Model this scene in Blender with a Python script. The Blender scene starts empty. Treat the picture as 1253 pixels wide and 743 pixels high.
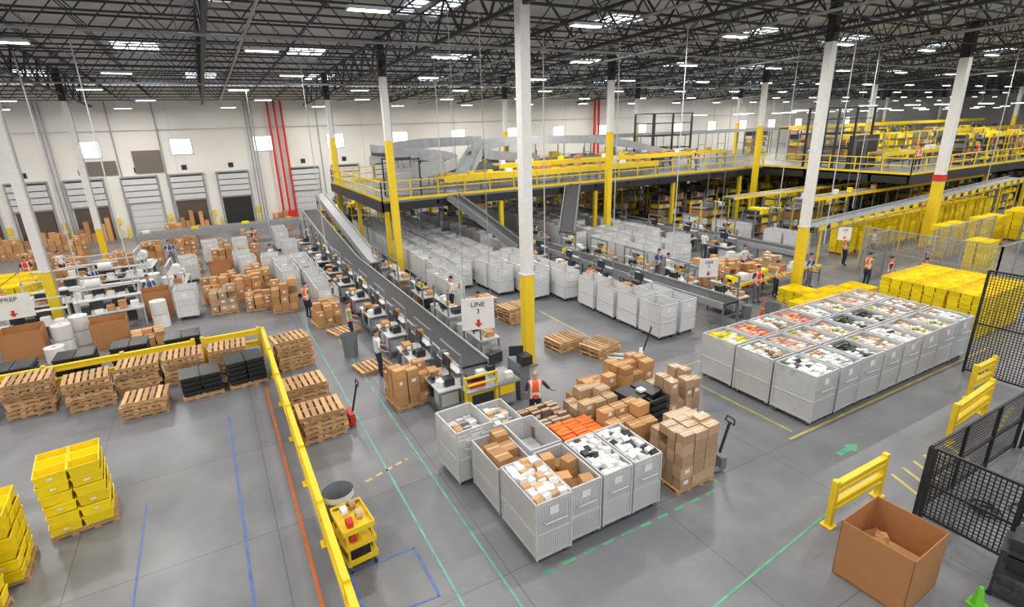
import bpy, bmesh, math, random
from mathutils import Vector, Matrix
random.seed(7)
scene=bpy.context.scene
COL=bpy.context.collection
# ------------------------------------------------------------------ materials
def mat(name,c,rough=.6,metal=0.,var=.08,scale=6.,island=0.,emit=0.,bump=0.,spec=.5):
    m=bpy.data.materials.new(name);m.use_nodes=True;nt=m.node_tree;N=nt.nodes;L=nt.links
    b=N["Principled BSDF"];b.inputs["Roughness"].default_value=rough;b.inputs["Metallic"].default_value=metal
    b.inputs["Specular IOR Level"].default_value=spec
    tc=N.new("ShaderNodeTexCoord");nz=N.new("ShaderNodeTexNoise");nz.inputs["Scale"].default_value=scale;nz.inputs["Detail"].default_value=3
    L.new(tc.outputs["Object"],nz.inputs["Vector"])
    mr=N.new("ShaderNodeMapRange");mr.inputs[3].default_value=1-var*1.6;mr.inputs[4].default_value=1+var*1.6
    L.new(nz.outputs[0],mr.inputs[0])
    fac=mr.outputs[0]
    def mul(a,b_):
        q=N.new("ShaderNodeMath");q.operation='MULTIPLY';L.new(a,q.inputs[0]);L.new(b_,q.inputs[1]);return q.outputs[0]
    if island:
        g=N.new("ShaderNodeNewGeometry");r=N.new("ShaderNodeMapRange");r.inputs[3].default_value=1-island;r.inputs[4].default_value=1+island
        L.new(g.outputs["Random Per Island"],r.inputs[0]);fac=mul(fac,r.outputs[0])
    sc=N.new("ShaderNodeVectorMath");sc.operation='SCALE';sc.inputs[0].default_value=c[:3];L.new(fac,sc.inputs["Scale"])
    L.new(sc.outputs[0],b.inputs["Base Color"])
    if emit:
        b.inputs["Emission Color"].default_value=(*c[:3],1);b.inputs["Emission Strength"].default_value=emit
        m.cycles.emission_sampling='NONE'
    if bump:
        bp=N.new("ShaderNodeBump");bp.inputs["Strength"].default_value=bump;bp.inputs["Distance"].default_value=.02
        L.new(nz.outputs[0],bp.inputs["Height"]);L.new(bp.outputs[0],b.inputs["Normal"])
    return m
WHITE=mat("painted_white",(.76,.75,.73),.5)
WALL=mat("wall_paint",(.80,.775,.73),.8,var=.05,scale=.4)
YEL=mat("safety_yellow",(.85,.60,.02),.45,var=.06)
TOTEY=mat("tote_yellow",(.93,.70,.01),.4,var=.05,island=.15)
BLK=mat("black_steel",(.018,.018,.02),.45)
RUB=mat("belt_rubber",(.022,.024,.028),.55,var=.15)
DK=mat("dark_plastic",(.028,.03,.034),.4)
GRY=mat("galvanised_grey",(.36,.37,.39),.45,metal=.3,var=.1)
DUCT=mat("galvanised_duct",(.42,.43,.45),.5,metal=.15,var=.2,scale=2)
LG=mat("light_grey_metal",(.56,.57,.59),.45,metal=.1,var=.08)
MG=mat("mid_grey",(.18,.195,.21),.5)
TRUSS=mat("truss_paint",(.04,.042,.047),.55)
WOOD=mat("pallet_wood",(.52,.32,.16),.8,var=.2,scale=9,island=.35)
CARD=mat("cardboard",(.52,.275,.115),.8,var=.06,island=.22)
CARD2=mat("cardboard_brown",(.43,.195,.075),.8,var=.06)
TAPE=mat("packing_tape",(.62,.45,.26),.35)
LAB=mat("paper_label",(.80,.80,.78),.6)
KRAFT=mat("kraft_mailer",(.58,.36,.20),.75,island=.3)
POLY=mat("white_poly_bag",(.78,.78,.77),.35,island=.15,bump=.4,scale=25)
PINK=mat("pale_pink_pack",(.66,.44,.37),.5,island=.3)
ORG=mat("orange_pack",(.9,.17,.02),.4,island=.12)
RED=mat("red_paint",(.60,.03,.02),.45)
REDM=mat("muted_red_pack",(.55,.10,.05),.5,island=.3)
BLU=mat("blue_plastic",(.05,.08,.22),.4,island=.3)
GRN=mat("green_plastic",(.16,.62,.03),.45)
GRNM=mat("muted_green_pack",(.42,.45,.05),.5,island=.3)
WRAP=mat("stretch_wrapped",(.47,.31,.19),.22,island=.22,bump=.5,scale=18)
WRAPD=mat("stretch_wrapped_dark",(.24,.16,.12),.22,island=.3,bump=.5,scale=18)
SCR=mat("screen_glass",(.02,.03,.05),.15)
SKINM=mat("skin",(.55,.30,.20),.55)
NAVY=mat("navy_cloth",(.025,.032,.06),.85)
VEST=mat("hi_vis_orange",(.95,.13,.03),.6)
REFL=mat("reflective_tape",(.78,.80,.72),.35)
HAIR=mat("hair",(.05,.035,.025),.8)
BLINE=mat("blue_floor_tape",(.09,.15,.36),.5,var=.35,scale=3)
CLINE=mat("teal_floor_tape",(.15,.38,.35),.5,var=.35,scale=3)
GLINE=mat("green_floor_tape",(.10,.36,.20),.5,var=.35,scale=3)
YLINE=mat("yellow_floor_tape",(.56,.46,.14),.5,var=.35,scale=3)
OLINE=mat("orange_floor_tape",(.58,.17,.06),.5,var=.25,scale=3)
LAMP=mat("lamp_lens",(1,.97,.88),emit=14,var=0)
SKYL=mat("skylight_glazing",(.93,.97,1),emit=5,var=0)
WINM=mat("window_daylight",(.9,.96,1),emit=2.4,var=0)
DOORM=mat("dock_door_panel",(.60,.61,.61),.5,var=.05)
VENTM=mat("vent_louvre",(.20,.15,.11),.7)
TRAILER=mat("shaded_trailer_interior",(.10,.075,.06),.8)  # dark tone paints the shade inside the open dock doors
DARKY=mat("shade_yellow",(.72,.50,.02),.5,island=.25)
def meshmat(name,c,scale,open_,metal=.3,solid=None):
    m=bpy.data.materials.new(name);m.use_nodes=True;nt=m.node_tree;N=nt.nodes;L=nt.links;b=N["Principled BSDF"]
    b.inputs["Base Color"].default_value=(*c,1);b.inputs["Metallic"].default_value=metal;b.inputs["Roughness"].default_value=.45
    tc=N.new("ShaderNodeTexCoord");sx=N.new("ShaderNodeSeparateXYZ");L.new(tc.outputs["Object"],sx.inputs[0])
    def line(o):
        a=N.new("ShaderNodeMath");a.operation='MULTIPLY';a.inputs[1].default_value=scale;L.new(o,a.inputs[0])
        f=N.new("ShaderNodeMath");f.operation='FRACT';L.new(a.outputs[0],f.inputs[0])
        g=N.new("ShaderNodeMath");g.operation='LESS_THAN';g.inputs[1].default_value=open_;L.new(f.outputs[0],g.inputs[0]);return g.outputs[0]
    ad=N.new("ShaderNodeMath");ad.operation='ADD';L.new(sx.outputs[0],ad.inputs[0]);L.new(sx.outputs[1],ad.inputs[1])
    mx=N.new("ShaderNodeMath");mx.operation='MAXIMUM';L.new(line(ad.outputs[0]),mx.inputs[0]);L.new(line(sx.outputs[2]),mx.inputs[1])
    if solid:
        q=N.new("ShaderNodeMix");q.data_type='RGBA';L.new(mx.outputs[0],q.inputs[0]);q.inputs[6].default_value=(*solid,1);q.inputs[7].default_value=(*c,1);L.new(q.outputs[2],b.inputs["Base Color"])
    else: L.new(mx.outputs[0],b.inputs["Alpha"])
    return m
CMESH=meshmat("cart_wire_mesh",(.68,.69,.70),20,.34,.1)
FMESH=meshmat("black_fence_mesh",(.02,.02,.022),12,.2,0)
GMESH=meshmat("grey_fence_mesh",(.38,.39,.40),8,.15)
CPANEL=meshmat("cart_panel",(.74,.745,.75),9,.5,.05,(.52,.53,.54))
# ------------------------------------------------------------------ mesh builder
class MB:
    def __init__(s): s.v=[];s.f=[];s.m=[];s.ms=[]
    def mi(s,m):
        if m not in s.ms: s.ms.append(m)
        return s.ms.index(m)
    def add(s,vs,fs,m):
        o=len(s.v);s.v+=[tuple(v) for v in vs];k=s.mi(m)
        for f in fs: s.f.append(tuple(i+o for i in f));s.m.append(k)
    def b(s,x0,x1,y0,y1,z0,z1,m):
        s.add([(x0,y0,z0),(x1,y0,z0),(x1,y1,z0),(x0,y1,z0),(x0,y0,z1),(x1,y0,z1),(x1,y1,z1),(x0,y1,z1)],
              [(0,3,2,1),(4,5,6,7),(0,1,5,4),(1,2,6,5),(2,3,7,6),(3,0,4,7)],m)
    def rb(s,c,sz,m,rz=0,rx=0,ry=0,top=1.):
        R=Matrix.Rotation(rz,3,'Z')@Matrix.Rotation(ry,3,'Y')@Matrix.Rotation(rx,3,'X');c=Vector(c);vs=[]
        for z in(-.5,.5):
            for x,y in((-.5,-.5),(.5,-.5),(.5,.5),(-.5,.5)):
                k=top if z>0 else 1
                vs.append(c+R@Vector((x*sz[0]*k,y*sz[1]*k,z*sz[2])))
        s.add(vs,[(0,3,2,1),(4,5,6,7),(0,1,5,4),(1,2,6,5),(2,3,7,6),(3,0,4,7)],m)
    def beam(s,p,q,w,h,m):
        p=Vector(p);q=Vector(q);d=(q-p).normalized();u=Vector((0,0,1)) if abs(d.z)<.95 else Vector((0,1,0))
        r=d.cross(u).normalized();u=r.cross(d);vs=[]
        for e in(p,q):
            for a,b_ in((-1,-1),(1,-1),(1,1),(-1,1)): vs.append(e+r*a*w/2+u*b_*h/2)
        s.add(vs,[(0,3,2,1),(4,5,6,7),(0,1,5,4),(1,2,6,5),(2,3,7,6),(3,0,4,7)],m)
    def cyl(s,p,q,r,m,n=10,r2=None,cap=True):
        p=Vector(p);q=Vector(q);r2=r if r2 is None else r2;d=(q-p).normalized();u=Vector((0,0,1)) if abs(d.z)<.95 else Vector((1,0,0))
        a=d.cross(u).normalized();b_=a.cross(d);vs=[]
        for e,rr in((p,r),(q,r2)):
            for i in range(n):
                t=2*math.pi*i/n;vs.append(e+a*math.cos(t)*rr+b_*math.sin(t)*rr)
        fs=[(i,(i+1)%n,n+(i+1)%n,n+i) for i in range(n)]
        if cap: fs+=[tuple(range(n))[::-1],tuple(range(n,2*n))]
        s.add(vs,fs,m)
    def path(s,ps,r,m,n=10):
        for a,b_ in zip(ps,ps[1:]): s.cyl(a,b_,r,m,n)
    def ell(s,c,rr,m,n=10,k=6):
        vs=[(c[0],c[1],c[2]-rr[2])]
        for j in range(1,k):
            ph=-math.pi/2+math.pi*j/k
            for i in range(n):
                t=2*math.pi*i/n;vs.append((c[0]+rr[0]*math.cos(ph)*math.cos(t),c[1]+rr[1]*math.cos(ph)*math.sin(t),c[2]+rr[2]*math.sin(ph)))
        vs.append((c[0],c[1],c[2]+rr[2]));fs=[(0,1+(i+1)%n,1+i) for i in range(n)]
        for j in range(k-2):
            for i in range(n): fs.append((1+j*n+i,1+j*n+(i+1)%n,1+(j+1)*n+(i+1)%n,1+(j+1)*n+i))
        e=len(vs)-1;o=1+(k-2)*n;fs+=[(o+i,o+(i+1)%n,e) for i in range(n)];s.add(vs,fs,m)
    def tote(s,x,y,z,w,d,h,m,rz=0):
        R=Matrix.Rotation(rz,3,'Z');a=.88;vs=[]
        def ring(w_,d_,z_):
            return [Vector((x,y,z_))+R@Vector((i*w_/2,j*d_/2,0)) for i,j in((-1,-1),(1,-1),(1,1),(-1,1))]
        vs=ring(w*a,d*a,z)+ring(w*.95,d*.95,z+h*.8)+ring(w,d,z+h*.8)+ring(w,d,z+h)+ring(w*.93,d*.93,z+h)+ring(w*a*.94,d*a*.94,z+h*.08)
        fs=[(0,3,2,1)]
        for k in range(5):
            for i in range(4): fs.append((4*k+i,4*k+(i+1)%4,4*k+4+(i+1)%4,4*k+4+i))
        fs.append((20,21,22,23));s.add(vs,fs,m)
    def mesh(s,name):
        me=bpy.data.meshes.new(name);me.from_pydata(s.v,[],s.f)
        for m in s.ms: me.materials.append(m)
        me.polygons.foreach_set("material_index",s.m);me.update();return me
    def obj(s,name,loc=(0,0,0),rz=0,parent=None):
        return place(s.mesh(name),name,loc,rz,parent)
def place(me,name,loc=(0,0,0),rz=0,parent=None):
    o=bpy.data.objects.new(name,me);o.location=loc;o.rotation_euler=(0,0,rz);COL.objects.link(o)
    if parent: o.parent=parent
    return o
def empty(name,loc=(0,0,0),rz=0):
    o=bpy.data.objects.new(name,None);o.location=loc;o.rotation_euler=(0,0,rz);COL.objects.link(o);return o
U=random.uniform
# ------------------------------------------------------------------ camera
f=655.6;pi_,ro,ya=math.radians(18.57),math.radians(-1.63),math.radians(28.74)
fw=Vector((math.sin(ya)*math.cos(pi_),math.cos(ya)*math.cos(pi_),-math.sin(pi_)))
r=Vector((math.cos(ya),-math.sin(ya),0));u=r.cross(fw)
r2=math.cos(ro)*r+math.sin(ro)*u;u2=-math.sin(ro)*r+math.cos(ro)*u
cam=bpy.data.cameras.new("camera");cam.lens=f/1253*36;cam.sensor_width=36;cam.clip_end=400
co=bpy.data.objects.new("camera",cam);M=Matrix((r2,u2,-fw)).transposed().to_4x4();M.translation=(0,0,8.3);co.matrix_world=M
COL.objects.link(co);scene.camera=co
# ------------------------------------------------------------------ floor
def floormat():
    m=bpy.data.materials.new("polished_concrete");m.use_nodes=True;nt=m.node_tree;N=nt.nodes;L=nt.links;b=N["Principled BSDF"]
    tc=N.new("ShaderNodeTexCoord")
    n1=N.new("ShaderNodeTexNoise");n1.inputs["Scale"].default_value=.35;n1.inputs["Detail"].default_value=8;n1.inputs["Roughness"].default_value=.65
    L.new(tc.outputs["Object"],n1.inputs[0])
    r_=N.new("ShaderNodeValToRGB");r_.color_ramp.elements[0].position=.3;r_.color_ramp.elements[1].position=.72
    r_.color_ramp.elements[0].color=(.145,.150,.165,1);r_.color_ramp.elements[1].color=(.25,.253,.266,1);L.new(n1.outputs[0],r_.inputs[0])
    br=N.new("ShaderNodeTexBrick");br.offset=0;br.inputs["Scale"].default_value=1;br.inputs["Brick Width"].default_value=3.8;br.inputs["Row Height"].default_value=3.65
    br.inputs["Mortar Size"].default_value=.012;br.inputs["Color1"].default_value=(1,1,1,1);br.inputs["Color2"].default_value=(.9,.9,.92,1);br.inputs["Mortar"].default_value=(.6,.6,.6,1)
    L.new(tc.outputs["Object"],br.inputs[0])
    mx=N.new("ShaderNodeMix");mx.data_type='RGBA';mx.blend_type='MULTIPLY';mx.inputs[0].default_value=1
    L.new(r_.outputs[0],mx.inputs[6]);L.new(br.outputs[0],mx.inputs[7]);L.new(mx.outputs[2],b.inputs["Base Color"])
    n2=N.new("ShaderNodeTexNoise");n2.inputs["Scale"].default_value=1.3;L.new(tc.outputs["Object"],n2.inputs[0])
    mr=N.new("ShaderNodeMapRange");mr.inputs[3].default_value=.24;mr.inputs[4].default_value=.46;L.new(n2.outputs[0],mr.inputs[0]);L.new(mr.outputs[0],b.inputs["Roughness"])
    b.inputs["Specular IOR Level"].default_value=.42
    return m
q=MB();q.b(-30,130,-14,56,-.3,0,floormat());q.obj("floor")
def line(x0,y0,x1,y1,m,w=.06,dash=0,name="floor_marking_tape"):
    q=MB();a=Vector((x0,y0,.004));b_=Vector((x1,y1,.004));L_=(b_-a).length;d=(b_-a)/L_
    if dash:
        t=0
        while t<L_:
            q.beam(a+d*t,a+d*min(t+dash*.6,L_),w,.004,m);t+=dash
    else: q.beam(a,b_,w,.004,m)
    q.obj(name)
line(-.6,6,-.7,17,BLINE);line(3.6,6,3.6,22,CLINE,.05);line(2.7,7,2.7,40,CLINE,.05);line(2.3,14,2.3,40,BLINE)
line(1.1,7.6,1.1,10.5,BLINE);line(1.1,8.9,2.4,8.9,BLINE);line(2.4,7.5,2.4,8.9,BLINE);line(-2.6,8,-2.6,13.5,BLINE,.04);line(-1.8,7.9,2.4,7.5,BLINE,.04)
line(4.3,6.95,9.3,6.95,GLINE,.07,.5);line(5,4.6,11.8,5.3,GLINE,.05);line(9.4,7,9.4,10,GLINE,.05)
line(12.5,7.4,24,7.4,YLINE,.07);line(12.4,13,12.4,20,YLINE,.06);line(9.6,13.1,12.4,13.1,YLINE,.06);line(12.9,7.6,12.9,12,YLINE,.06)
line(9.5,12.2,16,12.2,YLINE,.05);line(9.9,10.2,12.4,9.4,BLINE,.05);line(10.2,11,12.9,10.2,BLINE,.05)
line(.45,6,.5,18.6,OLINE,.08);line(2.1,11.6,3.3,12.0,YLINE,.08,.3);line(16.5,4.6,19.5,5.1,YLINE,.1,.35)
for x in range(6): line(12.9+x*.5,4.5,13.2+x*.5,5.2,YLINE,.09)
line(18,3,26,7,YLINE,.07)
q=MB();q.add([(12.9,6.25,.006),(13.4,6.25,.006),(13.4,6.15,.006),(13.8,6.33,.006),(13.4,6.51,.006),(13.4,6.41,.006),(12.9,6.41,.006)],[(0,1,2,3,4,5,6)],GLINE);q.obj("floor_arrow_decal")
# ------------------------------------------------------------------ walls
YW=55.0
q=MB();q.b(-30,130,YW,YW+.3,0,12,WALL)
for x in range(-26,128,8): q.b(x,x+.03,YW-.01,YW,0,12,LG)
q.obj("wall_back")
q=MB();q.b(130,130.3,-14,YW,0,14,WALL);q.obj("wall_right")
q=MB();q.b(-30.3,-30,-14,YW,0,14,WALL);q.obj("wall_left")
for i in range(18):
    x=-14.2+i*6.4
    q=MB();q.b(x-.75,x+.75,YW-.03,YW-.01,6.6,7.8,WINM)
    for a in(-.8,.75): q.b(x+a,x+a+.06,YW-.07,YW-.01,6.55,7.85,LG)
    q.b(x-.8,x+.8,YW-.07,YW-.01,6.53,6.6,LG);q.b(x-.8,x+.8,YW-.07,YW-.01,7.8,7.86,LG);q.obj("window_%d"%(i+1))
doors=[(-15.6,1),(-12.2,1),(-8.6,1),(-4.9,0),(-1.5,1),(2.1,2),(8.2,0),(12,0),(16,0),(20,0)]
for i,(x,k) in enumerate(doors):
    q=MB()
    if k: q.b(x-1.15,x+1.15,YW-.04,YW-.01,0,2.7,TRAILER if k==1 else BLK)  # open doorways: flat dark sheets on the wall, interior shade put in as colour
    else:
        for j in range(5): q.b(x-1.15,x+1.15,YW-.08,YW-.01,j*.56,j*.56+.53,DOORM)
    for j in range(4): q.beam((x-1.2,YW-.2-.05*j,3.05+j*.5),(x+1.2,YW-.2-.05*j,3.05+j*.5),.05,.42,DOORM)
    q.b(x-1.15,x+1.15,YW-.06,YW-.01,2.8,4.9,MG)
    for s in(-1,1):
        q.b(x+s*1.28-.05,x+s*1.28+.05,YW-.2,YW-.01,0,5.0,GRY);q.cyl((x+s*1.55,YW-.5,0),(x+s*1.55,YW-.5,1.1),.08,YEL)
    q.b(x-1.3,x+1.3,YW-.35,YW-.01,4.9,5.02,GRY)
    q.b(x-.2,x+.2,YW-.05,YW-.01,5.3,5.7,BLK);q.b(x+1.45,x+1.75,YW-.1,YW-.01,1.2,1.7,YEL)
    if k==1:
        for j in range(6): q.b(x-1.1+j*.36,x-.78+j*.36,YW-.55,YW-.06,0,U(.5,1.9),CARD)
    q.obj("door_%d"%(i+1))
for x in(-7.2,-4.0):
    q=MB();q.b(x-1,x+1,YW-.12,YW-.01,5.2,7.0 if x>-5 else 6.3,VENTM)
    for j in range(9 if x>-5 else 6): q.b(x-1,x+1,YW-.16,YW-.1,5.25+j*.18,5.3+j*.18,MG)
    q.obj("vent_louvre_panel")
q=MB()
for x in(5.8,6.35,6.9): q.cyl((x,YW-.4,.4),(x,YW-.4,10.8),.1,RED)
q.b(5.6,7.0,YW-.7,YW-.2,.4,1.1,RED);q.obj("fire_riser_pipes")
q=MB()
for x in(3.9,4.15,4.4,-10.4,-10.1,-6.0,-2.9,9.9): q.cyl((x,YW-.2,.2),(x,YW-.2,10.8),.05,GRY)
for z in(8.6,): q.cyl((-28,YW-.2,z),(100,YW-.2,z),.03,LG,6)
q.obj("conduit_pipes")
q=MB()
for x in(42,42.6): q.cyl((x,YW-.4,.4),(x,YW-.4,10.8),.14,RED)
q.obj("fire_riser_pipes")
# ------------------------------------------------------------------ roof
zb=lambda y:12.1-.03*y
q=MB();y0,y1=-14,56
DECK=mat("roof_deck",(.56,.59,.63),.7,var=.1,scale=.6)
q.add([(-30,y0,zb(y0)+1.7),(130,y0,zb(y0)+1.7),(130,y1,zb(y1)+1.7),(-30,y1,zb(y1)+1.7)],[(0,3,2,1)],DECK)
q.obj("ceiling")
q=MB();L0,L1=-30,130;D=1.25
q.beam((L0,0,0),(L1,0,0),.08,.06,TRUSS);q.beam((L0,0,D),(L1,0,D),.10,.08,TRUSS)
x=L0;k=0
while x<L1:
    q.beam((x,0,0 if k%2 else D),(x+1.1,0,D if k%2 else 0),.04,.04,TRUSS);x+=1.1;k+=1
jm=q.mesh("roof_joist");root=empty("roof_trusses");n=0
y=-3.0
while y<55:
    place(jm,"joist_%d"%n,(0,y,zb(y)+.3),0,root);n+=1
    y+=2.43
q=MB();ys,ye=-3,55
for off,w in((0,.16),(1.4,.16)): q.beam((0,ys,zb(ys)+off),(0,ye,zb(ye)+off),w,w*.8,TRUSS)
y=ys;k=0
while y<ye-1.2:
    a=zb(y)+(0 if k%2 else 1.4);b_=zb(y+1.2)+(1.4 if k%2 else 0);q.beam((0,y,a),(0,y+1.2,b_),.07,.07,TRUSS)
    y+=1.2;k+=1
gm=q.mesh("girder")
CX=[-22.3,-6.9,9.0,24.3,39.7,55.1,70.5,85.9,101.3]
for i,x in enumerate(CX): place(gm,"girder_%d"%i,(x,0,0),0,root)
for i,x in enumerate(CX[:-1]): place(gm,"mid_girder_%d"%i,(x+7.7,0,.12),0,root)
q=MB()
for x in range(-28,128,4): q.beam((x,-3,zb(-3)+.25),(x,55,zb(55)+.25),.03,.03,TRUSS)
for x in(-12,2,14,20,31,46,62): q.cyl((x,-3,zb(-3)-.0),(x,55,zb(55)-.0),.05,GRY,8)
for y in(8,22,37): q.cyl((-30,y,zb(y)-.1),(130,y,zb(y)-.1),.045,GRY,8)
q.obj("sprinkler_and_bridging_pipes",parent=root)
def dz(y): return zb(y)+1.66
for x in(-12,-2,6.5,16.5,27,36,47,58,70,84,98):
    for y in(11,24,37,49):
        x_=x+(3 if y in(24,49) else 0);q=MB();q.add([(x_-1.0,y-1.4,dz(y-1.4)),(x_+1.0,y-1.4,dz(y-1.4)),(x_+1.0,y+1.4,dz(y+1.4)),(x_-1.0,y+1.4,dz(y+1.4))],[(0,3,2,1)],SKYL)
        for k in(-1.05,-.35,.35,1.05): q.beam((x_+k,y-1.45,dz(y-1.45)-.03),(x_+k,y+1.45,dz(y+1.45)-.03),.05,.06,TRUSS)
        for k in(-1.4,-.5,.5,1.4): q.beam((x_-1.05,y+k,dz(y+k)-.03),(x_+1.05,y+k,dz(y+k)-.03),.05,.06,TRUSS)
        q.obj("skylight",parent=root)
q=MB();q.b(-.58,.58,-.16,.16,0,.09,LG);q.b(-.54,.54,-.13,.13,-.015,0,LAMP)
for s in(-.5,.5): q.cyl((s,0,.09),(s,0,.9),.008,MG,4)
lm=q.mesh("ceiling_light")
ar=bpy.data.lights.new("fixture_light",'AREA');ar.shape='RECTANGLE';ar.size=1.1;ar.size_y=.26;ar.energy=440;ar.color=(1,.965,.90)
for i in range(20):
    for j in range(9):
        x=-19+i*7.2+(j%2)*2;y=-6+j*7.3
        if y>54: continue
        z=zb(y)-.35
        if y>-2: place(lm,"ceiling_light",(x,y,z))
        if x<80 and (i+j)%2==0:
            o=bpy.data.objects.new("lamp",ar);o.location=(x,y-(3 if y>50 else 0),z-.03);COL.objects.link(o)
q=MB()
for y,z in((22,8.8),(27,8.9),(33,8.7),(39,8.6),(46,8.6)):
    for i in range(9):
        x=48+i*7+(y%3);q.b(x,x+2.4,y-.1,y+.1,z,z+.08,LG);q.b(x+.02,x+2.38,y-.08,y+.08,z-.012,z,LAMP)
        for a in(x+.2,x+2.2): q.cyl((a,y,z),(a,y,zb(y)+.3),.01,MG,4)
q.obj("strip_light_rows")
# ------------------------------------------------------------------ columns
def column(x,y,yt=3.3,w=.36,z0=0,red=False,blk=True):
    q=MB();t=zb(y);yt=min(yt,t-.5);h=w/2;e=.4 if blk else -1.4
    q.b(-h,h,-h,h,z0,yt,YEL);q.b(-h+.01,h-.01,-h+.01,h-.01,yt,t-e,WHITE)
    if blk: q.b(-h,h,-h,h,t-.4,t+1.5,BLK)
    q.b(-h-.08,h+.08,-h-.08,h+.08,z0,z0+.04,MG)
    q.b(-h-.03,h+.03,-h-.03,h+.03,yt-.02,yt+.03,WHITE)
    if red: q.b(-h-.03,h+.03,-h-.03,h+.03,4.2,4.6,RED)
    q.cyl((h+.05,0,.3),(h+.05,0,t),.03,GRY,6)
    q.obj("steel_column",(x,y,0))
for x in CX:
    for y in(15.3,29.9,44.6):
        if x==39.7 and y==15.3: column(39.6,16.7,4.2,.5,0,True);continue
        if x<0: column(x,y,2.7 if y<40 else 2.4);continue
        if x==9.0 and y==15.3: column(x,y,3.4,.36,blk=False);continue
        column(x-.0,y,3.3 if y<20 else 7.6)
# ------------------------------------------------------------------ mezzanine
def rail(q,p,qq,h=1.1,step=1.8,m=YEL,z=0):
    p=Vector(p);qq=Vector(qq);L_=(qq-p).length;n=max(1,round(L_/step))
    for i in range(n+1):
        a=p+(qq-p)*i/n;q.beam(a,a+Vector((0,0,h)),.06,.06,m)
    for k in(h,h*.55): q.beam(p+Vector((0,0,k)),qq+Vector((0,0,k)),.06,.06,m)
    q.beam(p+Vector((0,0,.08)),qq+Vector((0,0,.08)),.02,.16,m)
ZM=4.2
mz=empty("mezzanine")
q=MB();q.b(8.6,42,31,44.8,ZM-.12,ZM,MG);q.b(42,96,19.5,50,ZM-.12,ZM,MG)
for y in(31,35.5,40,44.6): q.b(8.6,42,y,y+.2,ZM-.6,ZM-.12,BLK)
for x in range(9,42,3): q.b(x,x+.12,31,44.8,ZM-.4,ZM-.12,BLK)
q.b(8.5,8.7,31,44.8,ZM-.6,ZM,BLK);q.b(42,42.2,19.5,31,ZM-.6,ZM,BLK);q.b(42,96,19.4,19.6,ZM-.6,ZM,BLK)
for y in range(22,50,5): q.b(42,96,y,y+.2,ZM-.6,ZM-.12,BLK)
q.obj("deck",parent=mz)
q=MB()
for x in(8.9,16.5,24.2,31.8,39.5,47,55,63,71,79):
    for y in((31.2,38,44.4) if x<42 else (20,27,34,41,48)): q.b(x-.12,x+.12,y-.12,y+.12,0,ZM-.55,YEL)
q.obj("support_posts",parent=mz)
q=MB();rail(q,(8.65,31.05,ZM),(42,31.05,ZM));rail(q,(8.65,31.05,ZM),(8.65,44.8,ZM));rail(q,(8.65,44.8,ZM),(42,44.8,ZM))
rail(q,(42.1,31,ZM),(42.1,19.5,ZM));rail(q,(42.1,19.5,ZM),(96,19.5,ZM));q.obj("guardrail",parent=mz)
def conveyor(name,p,qq,w,side=YEL,belt=RUB,legs=True,z0=0,th=.22,rollers=False,load=0):
    q=MB();p=Vector(p);qq=Vector(qq);d=(qq-p).normalized();rr=d.cross(Vector((0,0,1))).normalized();L_=(qq-p).length
    q.beam(p,qq,w,.08,belt)
    for s in(-1,1): q.beam(p+rr*s*(w/2+.04)-Vector((0,0,.03)),qq+rr*s*(w/2+.04)-Vector((0,0,.03)),.07,th,side)
    if rollers:
        n=int(L_/.25)
        for i in range(n):
            c=p+d*(i+.5)*.25+Vector((0,0,.045));q.cyl(c-rr*w/2,c+rr*w/2,.03,LG,6)
    if load:
        t=.5
        while t<L_-.5:
            c=p+d*t+Vector((0,0,.2));q.rb(c,(U(.3,.5),U(.25,.4),.3),random.choice([CARD,TOTEY,CARD,LAB]),U(-.3,.3));t+=U(.7,load)
    if legs:
        n=max(1,int(L_/3))
        for i in range(n+1):
            c=p+(qq-p)*i/n
            for s in(-1,1):
                a=c+rr*s*w/2;q.beam(a-Vector((0,0,.1)),Vector((a.x,a.y,z0)),.06,.06,MG)
            q.beam(Vector((c.x,c.y,(c.z+z0)/2))-rr*w/2,Vector((c.x,c.y,(c.z+z0)/2))+rr*w/2,.04,.04,MG)
    return q.obj(name)
conveyor("mezzanine_conveyor",(13,32.6,5.1),(31,32.6,5.1),.9,YEL,LG,True,ZM,.4,load=2)
conveyor("mezzanine_conveyor",(18,34.6,5.5),(41,34.6,5.5),.9,YEL,LG,True,ZM,.3,load=3)
conveyor("mezzanine_conveyor",(20,43,6.9),(60,43,6.9),1,GRY,LG,True,ZM,.35)
conveyor("mezzanine_conveyor",(14,37,5.4),(40,37,5.4),1,MG,MG,True,ZM,.5,load=3)
conveyor("mezzanine_conveyor",(44,23,5.4),(90,23,5.4),1,YEL,MG,True,ZM,.3,load=3)
conveyor("mezzanine_conveyor",(48,29,6.4),(90,29,6.4),1,YEL,MG,True,ZM,.3)
conveyor("mezzanine_conveyor",(50,35,7.2),(90,35,7.2),1,YEL,MG,True,ZM,.3)
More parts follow.
